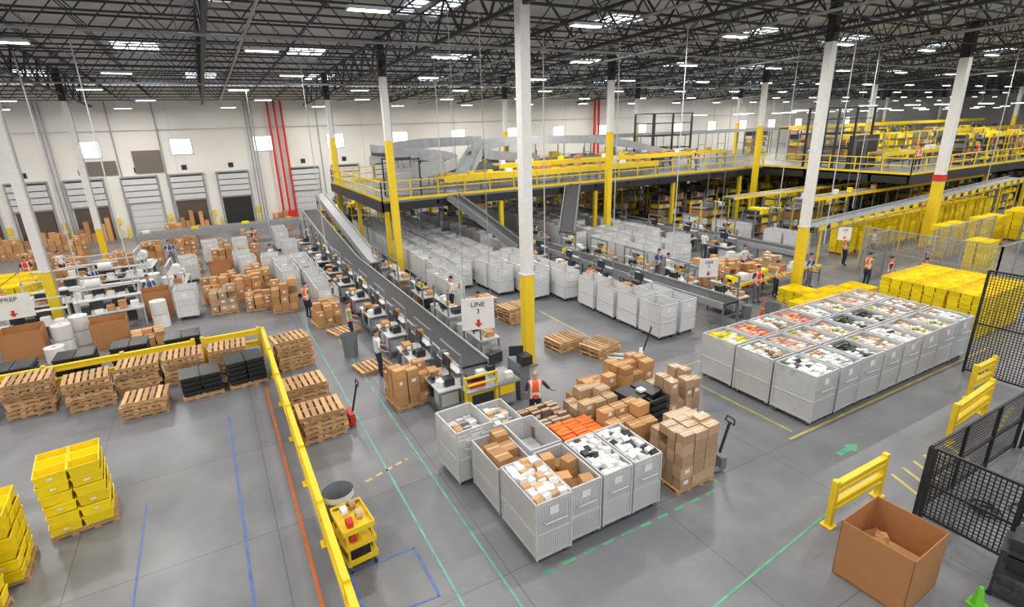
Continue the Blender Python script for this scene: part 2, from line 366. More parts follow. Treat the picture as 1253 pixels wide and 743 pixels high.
# curved sheet-metal chutes
def trough(q,ps,w,wall,m):
    L=[];R_=[]
    for i,p in enumerate(ps):
        p=Vector(p);a=Vector(ps[max(0,i-1)]);b_=Vector(ps[min(len(ps)-1,i+1)]);d=(b_-a);d.z=0;d.normalize();n=Vector((d.y,-d.x,0))
        L.append(p-n*w/2);R_.append(p+n*w/2)
    up=Vector((0,0,wall))
    for i in range(len(ps)-1):
        q.add([L[i],R_[i],R_[i+1],L[i+1]],[(0,1,2,3)],m)
        for S_ in(L,R_):
            q.add([S_[i]-up*.3,S_[i+1]-up*.3,S_[i+1]+up,S_[i]+up],[(0,1,2,3)],m)
q=MB()
P=[(12.2+2.4*math.cos(2.6-t/14*5.2),35.2+2.0*math.sin(2.6-t/14*5.2),6.7-t*.11) for t in range(15)]
trough(q,P,1.1,.55,DUCT)
P=[(15.0,33.5,4.9),(15.8,34.6,5.5),(17,36,6.2),(19,38,6.7),(21.5,39.6,6.8),(24,40.5,6.8),(31,40.5,6.6),(34,39.4,6.1),(37,37.2,5.2),(38.5,35.9,4.9)]
trough(q,P,1.1,.5,DUCT)
P=[(10.2,38.4,5.9),(11.2,37.9,6.5),(12.5,38.5,6.8),(15,40,6.9),(20,41.6,6.9)];trough(q,P,1.0,.5,DUCT)
P=[(19.5+2.2*math.cos(3.0-t/10*3.4),35.8+1.4*math.sin(3.0-t/10*3.4),6.2-t*.08) for t in range(11)];trough(q,P,.9,.5,DUCT)
for x,y in((12,37),(14.4,35.2),(11,33.6),(16,40.4),(20,38.8),(25,40.5),(30,40.5),(34,39.4)): q.beam((x,y,ZM),(x,y,6.1),.08,.08,MG)
for x in range(15,36,2): q.b(x,x+.08,38.6,38.68,ZM,5.9,LG)
q.obj("curved_metal_chute")
q=MB()
for x0 in(9.6,13.2):
    y0_=32.0 if x0<10 else 41.8
    q.b(x0,x0+1.8,y0_,y0_+1.6,ZM,ZM+.1,MG)
    for a in(x0,x0+1.8):
        for b_ in(y0_,y0_+1.6): q.b(a-.04,a+.04,b_-.04,b_+.04,ZM,ZM+2.3,DK)
    for b_ in(y0_,y0_+1.6): q.b(x0,x0+1.8,b_-.01,b_+.01,ZM+.1,ZM+2.2,GMESH);q.b(x0,x0+1.8,b_-.03,b_+.03,ZM+2.2,ZM+2.28,DK)
    q.b(x0+.4,x0+1.4,y0_+.4,y0_+1.2,ZM+.1,ZM+1.4,LG)
q.obj("control_cage")
for i in range(16):
    x=21+i*1.25;q=MB();q.b(0,.8,0,.6,ZM,ZM+U(.9,1.8),random.choice([YEL,LG,MG,DK,GRY]));q.b(.2,.6,-.02,0,ZM+.5,ZM+.8,DK);q.obj("control_cabinet",(x,41.3+U(0,.3),0))
conveyor("decline_conveyor",(13.0,30.9,4.2),(15.5,27,1.4),.9,MG,RUB,False,0,.4)
conveyor("decline_conveyor",(22,30.9,4.2),(19.5,28,1.6),.9,MG,RUB,False,0,.4)
# ------------------------------------------------------------------ line conveyors
c1=empty("line_conveyor");
def parented(o,p,name): o.name=name;o.parent=p
parented(conveyor("x",(6.35,14.2,1.05),(6.35,31,1.1),.95,GRY,RUB,True,0,.28),c1,"belt_flat")
parented(conveyor("x",(6.35,31,1.1),(6.35,43,2.5),.95,GRY,RUB,True,0,.3),c1,"belt_incline")
parented(conveyor("x",(7.35,29,1.2),(7.6,45,3.4),.6,GRY,GRY,False,0,.4),c1,"side_chute")
c2=empty("line_conveyor")
parented(conveyor("x",(17.9,13.9,1.05),(17.4,42,1.0),.95,GRY,RUB,True,0,.28),c2,"belt_flat")
c3=empty("line_conveyor")
parented(conveyor("x",(28.3,17.8,1.05),(28,42,1.05),.95,GRY,RUB,True,0,.28),c3,"belt_flat")
q=MB()
P0=Vector((28.6,17.7,2.45));P1=Vector((54,17.7,3.3));q.beam(P0,P1,.9,.08,MG)
for s in(-1,1): q.beam(P0+Vector((0,s*.5,.1)),P1+Vector((0,s*.5,.1)),.05,.1,GRY);q.beam(P0+Vector((0,s*.5,-.22)),P1+Vector((0,s*.5,-.22)),.05,.08,GRY)
for i in range(24):
    c=P0+(P1-P0)*(i+.3)/24
    for s in(-1,1): q.beam(c+Vector((-.3,s*.53,-.04)),c+Vector((.3,s*.53,-.04)),.03,.26,YEL)
    if i%4==0:
        for s in(-1,1): q.beam((c.x,c.y+s*.5,c.z),(c.x,c.y+s*.5,0),.08,.08,YEL)
q.obj("incline_conveyor")
conveyor("overhead_conveyor",(34,22,3.0),(60,22,3.0),.9,YEL,MG,True,0,.2,load=4)
conveyor("overhead_conveyor",(32,26,2.9),(60,26,2.9),.9,YEL,MG,True,0,.16)
conveyor("cross_conveyor",(-5,46.5,1.3),(6,46.5,1.3),.9,GRY,MG,True,0,.5,load=4)
conveyor("roller_conveyor",(20.2,16.2,.9),(27,16.2,.9),.8,YEL,MG,True,0,.14,True,load=2)
conveyor("roller_conveyor",(21.5,19.5,.9),(26,19.5,.9),.7,GRY,MG,True,0,.14,True,load=1.6)
q=MB()
q.b(5.6,6.5,13.0,13.9,.15,.8,YEL);q.b(5.7,6.4,12.95,13.0,.25,.7,DK);q.b(6.55,7.15,12.95,13.9,.15,.9,GRY);q.b(6.6,7.1,12.92,12.95,.5,.8,YEL)
q.b(5.5,7.3,12.9,14.0,.82,.88,GRY)
for x in(5.5,6.5): q.b(x-.03,x+.03,12.93,12.99,0,1.35,YEL)
q.b(5.5,6.5,12.93,12.98,1.3,1.36,YEL);q.b(5.5,6.5,12.93,12.98,1.05,1.1,YEL)
q.b(6.7,6.74,13.5,13.55,.88,1.5,DK);q.rb((6.75,13.45,1.5),(.5,.05,.34),DK,.2);q.rb((7.5,13.5,1.55),(.45,.05,.32),DK,-.4)
q.b(5.8,6.3,13.3,13.7,.88,1.12,DK);q.b(7.4,7.75,13.1,13.9,0,1.2,MG);q.b(7.45,7.8,13.0,13.4,1.2,1.5,DK);q.b(5.7,6.2,13.1,13.25,.88,1.0,RED)
for x,y,z in((6.0,13.2,1.15),(6.9,13.1,.9),(6.6,13.7,.95)): q.b(x,x+.25,y,y+.18,z,z+.18,random.choice([LAB,DK]))
q.obj("packing_end_station")
# ------------------------------------------------------------------ workstations
def ws_mesh(seed):
    random.seed(seed);q=MB()
    q.b(-.8,.8,-.4,.4,.86,.91,LG);q.b(-.78,.78,-.38,.38,.25,.29,MG)
    for x in(-.76,.76):
        for y in(-.36,.36): q.b(x-.03,x+.03,y-.03,y+.03,0,.86 if y<0 else 1.9,MG)
    q.b(-.8,.8,.33,.38,1.85,1.9,MG);q.b(-.8,.8,.2,.4,1.35,1.38,LG)
    q.b(-.05,.0,.28,.32,.91,1.5,DK);q.rb((0,.2,1.45),(.55,.04,.34),DK,rx=-.15);q.rb((0,.175,1.45),(.5,.01,.3),SCR,rx=-.15)
    q.b(.3,.6,-.1,.2,.91,1.15,DK);q.b(-.65,-.25,-.25,.05,.91,1.1,random.choice([CARD,DK,LAB]))
    q.b(-.6,-.2,-.3,.3,.29,.6,random.choice([CARD,LG,DK]));q.b(.1,.6,-.3,.3,.29,.7,random.choice([LG,CARD,DK,LG]))
    for k in range(4): q.b(-.7+k*.2,-.55+k*.2,.22,.38,1.38,1.38+U(.1,.3),random.choice([CARD,LAB,LAB,MG,YEL]))
    for k in range(3): q.rb((U(-.5,.5),U(-.3,.1),1.0),(U(.15,.4),U(.1,.3),U(.06,.2)),random.choice([CARD,LAB,POLY,DK]),U(0,3))
    q.cyl((-.95,-.1,0),(-.95,-.1,.6),.2,random.choice([MG,DK,LG]),12)
    q.beam((-.25,-.3,.95),(.15,-.3,.95),.16,.02,DK)
    return q.mesh("packing_workstation")
WS=[ws_mesh(k) for k in range(6)];random.seed(3)
def ws(x,y,rz): place(random.choice(WS),"packing_workstation",(x,y,0),rz)
for y in(14.15,16.6,19.2,21.8,24.5,27.3,30,33,36,39.5): ws(5.2,y,-math.pi/2)
for y in(17.0,20,23,26.5,29.6): ws(7.95,y,math.pi/2)
for y in(18,20.8,23.6,26.8): ws(16.4,y,-math.pi/2)
for y in(15.2,18,21,24,27,31): ws(19.3,y,math.pi/2)
for y in(22,25,28,32): ws(26.8,y,-math.pi/2)
for y in(24,27): ws(29.8,y,math.pi/2)
# ------------------------------------------------------------------ carts
def cart_mesh(w,d,h,content,panel,seed=0,fill=.9):
    random.seed(seed);q=MB();W,D=w/2,d/2
    for x in(-W+.1,W-.1):
        for y in(-D+.12,D-.12): q.cyl((x-.02,y,.06),(x+.02,y,.06),.06,DK,10);q.b(x-.025,x+.025,y-.03,y+.03,.06,.16,GRY)
    q.b(-W,W,-D,D,.15,.2,GRY)
    for x in(-W,W):
        for y in(-D,D): q.b(x-.02,x+.02,y-.02,y+.02,.15,h,LG)
    for z in(.2,h*.5,h):
        for s in(-1,1):
            q.b(-W,W,s*D-.018,s*D+.018,z-.02,z+.02,LG);q.b(s*W-.018,s*W+.018,-D,D,z-.02,z+.02,LG)
    t=.004;pb=.2
    q.b(-W,W,-D-t,-D+t,pb,h,panel);q.b(-W,W,D-t,D+t,pb,h,panel);q.b(-W-t,-W+t,-D,D,pb,h,panel);q.b(W-t,W+t,-D,D,pb,h,panel)
    q.cyl((-W*.6,-D-.08,h*.7),(W*.6,-D-.08,h*.7),.015,LG,6);q.cyl((-W*.6,-D-.08,h*.7),(-W*.6,-D,h*.7),.015,LG,6);q.cyl((W*.6,-D-.08,h*.7),(W*.6,-D,h*.7),.015,LG,6)
    q.b(-.1,.1,-D-.012,-D-.006,h*.78,h*.9,LAB)
    W-=.04;D-=.04
    fz=h*fill
    if content in('poly','kraft','mixbag','wrap'):
        base={'poly':POLY,'kraft':KRAFT,'mixbag':KRAFT,'wrap':WRAP}[content]
        for l in range(5):
            a=.2+l*(fz-.38)/5
            for j in range(6): q.b(-W,W,-D+j*D/3,-D+(j+.94)*D/3,a,a+(fz-.38)/5*.94,base)
        nx,ny=(4,9) if content!='wrap' else (3,4)
        for i in range(nx):
            for j in range(ny):
                m=base
                if content=='mixbag': m=random.choice([POLY,KRAFT,POLY,LAB])
                if content=='poly' and random.random()<.15: m=DK
                q.rb((-W+(i+.5)*2*W/nx,-D+(j+.5)*2*D/ny,fz-.12+U(-.05,.08)),(2*W/nx*.95,2*D/ny*1.0,.2),m,U(-.25,.25),U(-.5,.5),U(-.2,.2))
    elif content=='box':
        for lay in range(4):
            z=.22+lay*(fz-.2)/4;hh=(fz-.2)/4*.96;nx=2;ny=3
            for i in range(nx):
                for j in range(ny):
                    if lay==3 and random.random()<.2: continue
                    s=U(.88,.97);cx=-W+(i+.5)*2*W/nx;cy=-D+(j+.5)*2*D/ny;hz=hh*(U(.7,1.25) if lay==3 else 1)
                    q.rb((cx,cy,z+hz/2),(2*W/nx*s,2*D/ny*s,hz),CARD,U(-.08,.08));
                    if lay==3: q.rb((cx,cy,z+hz+.002),(2*W/nx*s,.05,.004),TAPE)
    elif content in('blue','red','yellowm','color','silver','pink','kbox'):
        base={'pink':PINK,'kbox':KRAFT,'color':KRAFT,'yellowm':POLY,'red':PINK}.get(content,POLY)
        for l in range(4):
            a=.2+l*(fz-.35)/4
            for j in range(5): q.b(-W,W,-D+j*D/2.5,-D+(j+.93)*D/2.5,a,a+(fz-.35)/4*.93,base)
        pal={'blue':[BLU,LAB,LAB,DK,POLY],'red':[REDM,ORG,KRAFT,PINK],'yellowm':[TOTEY,TOTEY,LAB,GRNM],'color':[LAB,POLY,GRNM,KRAFT,KRAFT,PINK],'silver':[LAB,GRY,POLY,KRAFT],'pink':[PINK,LAB,PINK,KRAFT],'kbox':[CARD,KRAFT,WRAPD,LAB]}[content]
        for i in range(4):
            run=None
            for j in range(10):
                if run is None or random.random()<.45: run=random.choice(pal)
                q.rb((-W+(i+.5)*2*W/4,-D+(j+.5)*2*D/10,fz-.1+U(-.05,.05)),(2*W/4*.9,2*D/10*.85,.14),run,U(-.1,.1),U(-.2,.2))
    elif content=='empty': q.b(-W,W,-D,D,.2,.24,GRY)
    elif content=='shelf':
        q.b(-W,W,-D,D,.6,.63,LG);q.b(-W,W,-D,D,1.0,1.03,LG)
        for k in range(5): q.rb((U(-W*.5,W*.5),-D*.8+k*D*.38,1.15),(U(.2,.4),U(.2,.3),U(.1,.25)),random.choice([CARD,LAB,POLY,DK,CARD]),U(-.3,.3))
    elif content=='lid':
        q.b(-W,W,-D,D,h*.55,h*.6,LG)
    return q.mesh("mesh_cart")
CM=lambda c,s,w=.74,d=1.42,h=1.42,fl=.97:cart_mesh(w,d,h,c,CMESH,s,fl)
place(CM('mixbag',1,.8,1.4,1.45,1.05),"mesh_cart",(4.72,7.85,0),.0)
place(CM('lid',2),"mesh_cart",(5.55,7.95,0))
q=MB();random.seed(4)
for i in range(2):
    for j in range(4):
        hh=U(.15,.32);q.rb((5.38+i*.34,7.45+j*.33,.86+hh/2),(.3,.3,hh),CARD,U(-.1,.1))
        if (i+j)%2: q.rb((5.38+i*.34,7.45+j*.33,.86+hh+.14),(.27,.26,.28),CARD,U(-.3,.3))
q.obj("loose_boxes_in_cart")
place(CM('poly',3,fl=1.0),"mesh_cart",(6.38,7.95,0))
place(CM('poly',4,fl=1.0),"mesh_cart",(7.2,7.95,0))
place(CM('box',5,.8,1.3,1.3,1.1),"mesh_cart",(4.72,9.35,0))
place(CM('lid',6,.8,1.3,1.4),"mesh_cart",(5.6,9.45,0))
place(CM('silver',7,.95,1.15,1.5,.8),"mesh_cart",(4.45,10.75,0),.05)
place(CM('silver',8,.8,1.15,1.3,.9),"mesh_cart",(5.42,10.85,0))
def pallet(q,z=0,rz=0,ox=0,oy=0,m=WOOD):
    R=Matrix.Rotation(rz,3,'Z')
    def bb(cx,cy,cz,sx,sy,sz):
        v=R@Vector((cx,cy,0));q.rb((v.x+ox,v.y+oy,z+cz),(sx,sy,sz),m,rz)
    for y in(-.45,0,.45): bb(0,y,.072,1.2,.04,.09)
    for i in range(7): bb(-.54+i*.18,0,.128,.12,1.0,.02)
    for i in(-.54,-.2,.2,.54): bb(i,0,.012,.12,1.0,.02)
def pstack(n,seed,extra=None):
    random.seed(seed);q=MB()
    for i in range(n): pallet(q,i*.141,U(-.07,.07),U(-.05,.05),U(-.05,.05))
    return q.mesh("pallet_stack")
def pst(n,x,y,rz=0,seed=None):
    place(pstack(n,int(abs(x*10+y*7)) ),"pallet_stack" if n>1 else "wooden_pallet",(x,y,0),rz)
pst(8,-6.1,20.9,.05);pst(7,-4.5,20.4,.1);pst(7,-3.2,20.85);pst(4,-2.9,18.9,-.1);pst(7,-1.85,20.85,.05);pst(7,-.45,20.85)
pst(8,1.65,20.0,.1);pst(6,1.55,16.6,.1);pst(6,1.65,14.6,.08);pst(1,4.0,22.3,.25);pst(1,4.1,18.1,.2);pst(5,10.9,19.6,.1);pst(6,9.9,21.0,.05)
pst(3,11.0,15.9,.1);pst(3,11.8,14.7,.2);pst(6,-7.7,20.9)
def lidstack(n):
    q=MB();pallet(q)
    for i in range(n):
        for a in(-.3,.3): q.tote(a,-.0,.15+i*.16,.58,1.0,.15,DK)
    for a in(-.3,.3): q.b(a-.28,a+.28,-.48,.48,.15+n*.16-.03,.15+n*.16+.01,DK)
    return q.mesh("black_tote_stack")
ls=lidstack(4);ls2=lidstack(5)
place(ls,"black_tote_stack",(-1.35,19.3,0),.05);place(ls2,"black_tote_stack",(.0,19.4,0),.1);
for x,y in((-5.2,23.0),(-3.6,23.2),(-1.9,23.1),(-6.9,22.9)): place(ls2,"black_tote_stack",(x,y,0))
def boxpile(w,d,h,m=CARD,seed=0,nx=3,ny=3,nl=4,mess=.2,wrap=False):
    random.seed(seed);q=MB();pallet(q);z0=.15
    for l in range(nl):
        hh=h/nl
        for i in range(nx):
            for j in range(ny):
                if l==nl-1 and random.random()<mess*2: continue
                if l==nl-2 and random.random()<mess*.5: continue
                s=U(.86,.99);cx=-w/2+(i+.5)*w/nx;cy=-d/2+(j+.5)*d/ny;hz=hh*(.97 if l<nl-1 else U(.6,1.1))
                q.rb((cx,cy,z0+l*hh+hz/2),(w/nx*s,d/ny*s,hz),m,U(-.1,.1)*mess*5)
                if l>=nl-2: q.rb((cx,cy,z0+l*hh+hz+.002),(w/nx*s,.05,.004),TAPE)
                if random.random()<.4: q.rb((cx,cy-d/ny*s/2-.003,z0+l*hh+hz*.6),(.14,.004,.1),LAB)
    return q.mesh("boxes_on_pallet")
def bp(x,y,rz=0,**k): place(boxpile(**k),"boxes_on_pallet",(x,y,0),rz)
bp(4.4,15.0,.1,w=1.2,d=1.0,h=1.2,seed=1,mess=.3)
bp(8.1,8.98,.0,w=1.2,d=1.0,h=1.4,seed=2,m=CARD,nl=5,mess=.25)
bp(8.8,7.75,.0,w=1.15,d=1.05,h=1.5,seed=3,m=WRAP,nx=3,ny=4,nl=5,mess=.1)
bp(6.55,10.45,.0,w=1.15,d=1.0,h=1.0,seed=5,m=WRAPD,nx=4,ny=6,nl=4,mess=.02)
bp(8.0,10.35,.0,w=1.15,d=1.0,h=1.25,seed=6,m=WRAP,nx=3,ny=3,nl=4,mess=.15)
bp(10.35,11.5,.0,w=1.2,d=1.0,h=1.2,seed=7,nl=4,mess=.2)
bp(9.0,11.6,.0,w=1.15,d=1.0,h=1.0,seed=8,m=CARD,nl=3)
bp(10.65,9.95,.0,w=1.15,d=1.05,h=1.3,seed=9,m=WRAP,nx=4,nl=4)
q=MB();pallet(q)
q.b(-.55,.55,-.46,.46,.15,1.0,WRAP)
for i in range(3):
    for j in range(7): q.rb((-.38+i*.38,-.42+j*.14,1.08+U(0,.03)),(.35,.12,.16),ORG,U(-.08,.08),U(-.2,.2))
q.obj("orange_parcels_on_pallet",(6.85,9.3,0))
q=MB();pallet(q)
for l in range(5):
    for a in(-.3,.3): q.tote(a,0,.15+l*.2,.58,.95,.2,DK)
for a in(-.3,.3): q.rb((a,.1,1.2),(.5,.7,.1),DK,.2,.1)
q.b(-.1,.1,-.1,.1,1.26,1.32,LAB)
q.obj("black_tote_stack",(9.35,9.85,0),.05)
kinds=['poly','kbox','poly','pink','color','silver','blue','red','yellowm','color','silver','color']
random.seed(11);S=[cart_mesh(1.0,1.22,1.55,k,CMESH,i,.97) for i,k in enumerate(kinds)]
random.seed(5)
for i in range(8):
    for j in range(3):
        if i==0: k=[0,1,8][j]
        else: k=[[5,6,4,2,9,9,5],[3,4,9,6,6,4,1],[7,1,7,5,9,3,4]][j][i-1]
        place(S[k],"mesh_cart",(13.95+i*1.12,8.1+j*1.34,0),U(-.03,.03))
F=[cart_mesh(.85,1.2,1.45,c,CPANEL,i,fl) for i,(c,fl) in enumerate([('empty',.5),('lid',.5),('silver',.8),('box',.7),('poly',.85),('shelf',.8),('shelf',.8)])]
random.seed(9)
def row(x,ya_,yb,step=1.32,p=.88):
    y=ya_
    while y<yb:
        if random.random()<p: place(random.choices(F,[4,3,1,1.5,1,3,3])[0],"silver_cart",(x+U(-.06,.06),y,0),U(-.06,.06))
        y+=step
row(9.9,25,43);row(11.0,25.8,43);row(12.3,23.6,43);row(13.4,22.0,27);row(14.5,21.0,27.0);row(14.8,14.9,19.4,1.4,1);row(15.9,14.9,16.4,1.4,1);row(15.4,28,43);row(13.4,28,43)
row(20.9,21,43);row(22.0,22,43);row(23.2,22,29);row(25.2,24,43);row(23.3,31,43)
row(3.9,25,34,1.5,.8);row(2.9,28,33,1.4,.7);row(9.2,22.9,24.4);row(31.2,20,30,1.4,.7)
row(4.0,36,44,1.5,.7)
# ------------------------------------------------------------------ yellow totes
def tstack(nx,ny,nl,w,d,h,seed=0,pal=True,lab=False):
    random.seed(seed);q=MB()
    z0=.15 if pal else .0
    if pal: pallet(q)
    for l in range(nl):
        for i in range(nx):
            for j in range(ny):
                ox,oy=U(-.012,.012),U(-.012,.012)
                q.tote((i-(nx-1)/2)*w+ox,(j-(ny-1)/2)*d+oy,z0+l*h,w*.97,d*.97,h*.98,TOTEY,U(-.03,.03))
                if lab and (l*2+i+j)%5==0: q.b((i-(nx-1)/2)*w-.05,(i-(nx-1)/2)*w+.05,-ny*d/2-.002,-ny*d/2+.003,z0+l*h+h*.4,z0+l*h+h*.58,LAB)
    return q.mesh("yellow_tote_stack")
T1=tstack(2,3,6,.58,.37,.25,1,True,True);T1b=tstack(2,3,6,.58,.37,.25,9,True,True)
place(T1,"yellow_tote_stack",(-3.75,13.6,0),.12);place(T1b,"yellow_tote_stack",(-5.05,12.4,0),.05);place(T1,"yellow_tote_stack",(-5.2,11.05,0),-.05)
place(T1b,"yellow_tote_stack",(-6.45,12.8,0),0)
for i in range(3):
    for j in range(3): place(T1,"yellow_tote_stack",(-11.4+i*1.3,33+j*1.3,0),0)
T2=tstack(2,3,8,.6,.4,.21,3,False);T2c=tstack(2,3,8,.6,.4,.21,13,False);T2b=tstack(2,3,3,.6,.4,.21,3,False)
for i in range(3):
    for j in range(3): place([T2,T2c][(i+j)%2],"yellow_tote_stack",(25.1+i*1.25,8.6+j*1.25,0),U(-.02,.02))
for x,y in((21.8,13.0),(23.1,13.2),(24.4,13.4),(23.2,14.5),(25.8,13.2)): place(T2b,"yellow_tote_stack",(x,y,0),.0)
T3=tstack(2,2,6,.6,.5,.3,4)
place(T3,"yellow_tote_stack",(34.5,12,0))
random.seed(6)
for i in range(13):
    place(T3,"yellow_tote_stack",(34+i*1.5,18.8,0))
    if i%3: place(T3,"yellow_tote_stack",(36+i*1.5,14.9+U(-.15,.15),0))
# ------------------------------------------------------------------ barriers
def barrier(x0,y0,x1,y1,name="yellow_guard_rail"):
    q=MB();a=Vector((x0,y0,0));b_=Vector((x1,y1,0));L_=(b_-a).length;n=max(1,round(L_/2.2))
    for i in range(n+1):
        p=a+(b_-a)*i/n;q.beam(p,p+Vector((0,0,1.12)),.12,.12,YEL);q.rb((p.x,p.y,.01),(.25,.25,.02),YEL)
    for z in(.5,.95):
        q.beam(a+Vector((0,0,z)),b_+Vector((0,0,z)),.08,.14,YEL);q.beam(a+Vector((0,0,z+.08)),b_+Vector((0,0,z+.08)),.13,.05,YEL);q.beam(a+Vector((0,0,z-.08)),b_+Vector((0,0,z-.08)),.13,.05,YEL)
    q.obj(name)
barrier(.85,3,.85,21.6);barrier(-1.2,21.75,.7,21.75);barrier(-8,21.75,-1.5,21.75)
barrier(10.25,4.95,12.1,4.95);barrier(15.9,5.2,18.3,5.35);barrier(19.0,6.0,20.2,6.0)
# ------------------------------------------------------------------ gaylord boxes
def gaylord(x,y,w,d,h,rz=0,m=CARD2,cont=True):
    q=MB();t=.015;W,D=w/2,d/2
    q.b(-W,W,-D,-D+t,.0,h,m);q.b(-W,W,D-t,D,.0,h,m);q.b(-W,-W+t,-D,D,.0,h,m);q.b(W-t,W,-D,D,.0,h,m);q.b(-W,W,-D,D,.0,.03,m)
    if cont:
        q.b(-W+.03,W-.03,-D+.03,D-.03,.03,h*.35,CARD)
        for k in range(6): q.rb((U(-W*.5,W*.5),U(-D*.5,D*.5),h*.45),(U(.2,.5),U(.2,.45),U(.1,.3)),CARD,U(0,3),U(-.5,.5))
    q.obj("large_cardboard_bin",(x,y,0),rz)
random.seed(2)
gaylord(9.75,3.6,1.25,1.2,1.2,.04);gaylord(-7.4,26.6,1.3,1.2,1.2,.1);gaylord(-4.6,26.4,1.25,1.1,1.1,.1);gaylord(-3.1,29.6,1.2,1.1,1.3,.05);gaylord(-.2,34.5,1.1,1.1,1.2)
# ------------------------------------------------------------------ bins, trolley, jacks
def can(x,y,m=MG,liner=True):
    q=MB();q.cyl((0,0,0),(0,0,.85),.25,m,20,.31,False);q.cyl((0,0,.02),(0,0,.03),.25,m,20);q.cyl((0,0,.8),(0,0,.87),.325,m,20,.325,False)
    if liner: q.cyl((0,0,.76),(0,0,.9),.335,POLY,20,.33,False);q.cyl((0,0,.35),(0,0,.9),.2,MG,20,.315,False);q.cyl((0,0,.34),(0,0,.35),.2,DK,20)
    q.obj("trash_can",(x,y,0))
can(1.27,10.4);can(3.65,19.6,MG,False);can(19.6,13.2,MG,False)
q=MB()
for x in(-.25,.25):
    for y in(-.38,.38): q.cyl((x-.02,y,.07),(x+.02,y,.07),.07,DK,12);q.b(x-.02,x+.02,y-.02,y+.02,.07,.95,YEL)
for z in(.18,.55,.9):
    q.b(-.3,.3,-.42,.42,z,z+.03,YEL)
    for s in(-1,1): q.b(-.3,.3,s*.42-.01,s*.42+.01,z,z+.12,YEL);q.b(s*.3-.01,s*.3+.01,-.42,.42,z,z+.12,YEL)
for k,(x,y,z) in enumerate(((-.12,-.2,.98),(.12,-.05,.98),(-.1,.2,.98),(.1,.3,.98),(-.1,-.2,.62),(.12,.1,.62),(0,0,.26))):
    q.cyl((x-.06,y,z+.04),(x+.06,y,z+.04),.1,[RED,TAPE,LAB,KRAFT][k%4],14);q.cyl((x-.065,y,z+.04),(x+.065,y,z+.04),.04,DK,10)
q.b(-.2,.2,-.3,.2,.21,.45,DK);q.cyl((-.28,.42,.95),(.28,.42,.95),.02,DK,8)
q.obj("tape_trolley",(1.33,9.3,0),.1)
def jack(x,y,rz,m=RED):
    q=MB()
    for s in(-.18,.18): q.b(s-.08,s+.08,0.0,1.15,.06,.11,m);q.cyl((s-.03,1.0,.04),(s+.03,1.0,.04),.04,DK,8)
    q.b(-.25,.25,-.1,.05,.08,.4,m);q.cyl((-.08,-.05,.1),(.08,-.05,.1),.1,DK,12);q.beam((0,-.08,.35),(0,-.3,1.2),.05,.05,DK)
    q.cyl((-.15,-.3,1.2),(.15,-.3,1.2),.02,DK,8);q.cyl((-.15,-.3,1.2),(-.12,-.33,1.32),.02,DK,8);q.cyl((.15,-.3,1.2),(.12,-.33,1.32),.02,DK,8);q.cyl((-.12,-.33,1.32),(.12,-.33,1.32),.02,DK,8)
    q.obj("pallet_jack",(x,y,0),rz)
jack(9.85,7.6,math.pi/2*.9,MG);jack(2.45,14.6,math.pi/2,RED);jack(12.6,13.4,.8,LG)
def cone(x,y,m,h=.7,r0=.15):
    q=MB();q.b(-r0*1.3,r0*1.3,-r0*1.3,r0*1.3,0,.03,m);q.cyl((0,0,.03),(0,0,h),r0,m,16,.03);q.cyl((0,0,h*.5),(0,0,h*.66),r0*.63,REFL if m is ORG else m,16,r0*.47);q.obj("traffic_cone",(x,y,0))
cone(20.2,14.0,ORG);cone(10.55,2.45,GRN,.4,.1)
def fence(name,p,qq,h,m=FMESH,fr=BLK,step=1.5,z0=.1):
    q=MB();p=Vector(p);qq=Vector(qq);L_=(qq-p).length;n=max(1,round(L_/step))
    for i in range(n+1):
        a=p+(qq-p)*i/n;q.beam(a,a+Vector((0,0,h)),.07,.07,fr)
    for z in(z0,h*.5,h): q.beam(p+Vector((0,0,z)),qq+Vector((0,0,z)),.05,.05,fr)
    q.beam(p+Vector((0,0,(z0+h)/2)),qq+Vector((0,0,(z0+h)/2)),.006,h-z0,m)
    q.obj(name)
fence("black_mesh_fence",(12.15,4.2,0),(17,4.2,0),1.7)
fence("black_mesh_fence",(12.15,1.2,0),(12.15,4.1,0),1.7)
fence("black_mesh_fence",(21.0,1,0),(21.0,6.95,0),3.5,step=2)
fence("black_mesh_fence",(17.1,1,0),(17.1,4.1,0),1.7)
for a,b_ in(((31,10,0),(31,16,0)),((31,10,0),(38,10,0)),((33,13.6,0),(40,13.6,0)),((36,8,0),(44,8,0)),((29,14.8,0),(31,14.8,0))): fence("grey_wire_fence",a,b_,2.4,GMESH,GRY,1.6)
q=MB();q.b(-.35,.35,-.3,.3,.1,.14,DK)
for x in(-.32,.32):
    for y in(-.27,.27): q.b(x-.02,x+.02,y-.02,y+.02,.05,1.0,DK);q.cyl((x-.02,y,.05),(x+.02,y,.05),.05,DK,8)
q.b(-.35,.35,-.3,.3,.55,.58,DK);q.b(-.35,.35,-.3,.3,.98,1.02,DK);q.b(-.25,.2,-.2,.2,1.02,1.25,DK);q.b(-.2,.15,-.21,-.2,1.05,1.15,LG);q.tote(0,0,.58,.5,.4,.3,DK)
q.obj("printer_cart",(11.35,2.25,0),.2)
q=MB();random.seed(8)
for k in range(5):
    cx,cy,rr_=U(13,15.5),U(2.4,3.6),U(.2,.45);ps=[(cx+rr_*math.cos(t*.5),cy+rr_*math.sin(t*.5),.03+.002*t) for t in range(26)];q.path(ps,.015,DK,5)
q.obj("cable_coils")
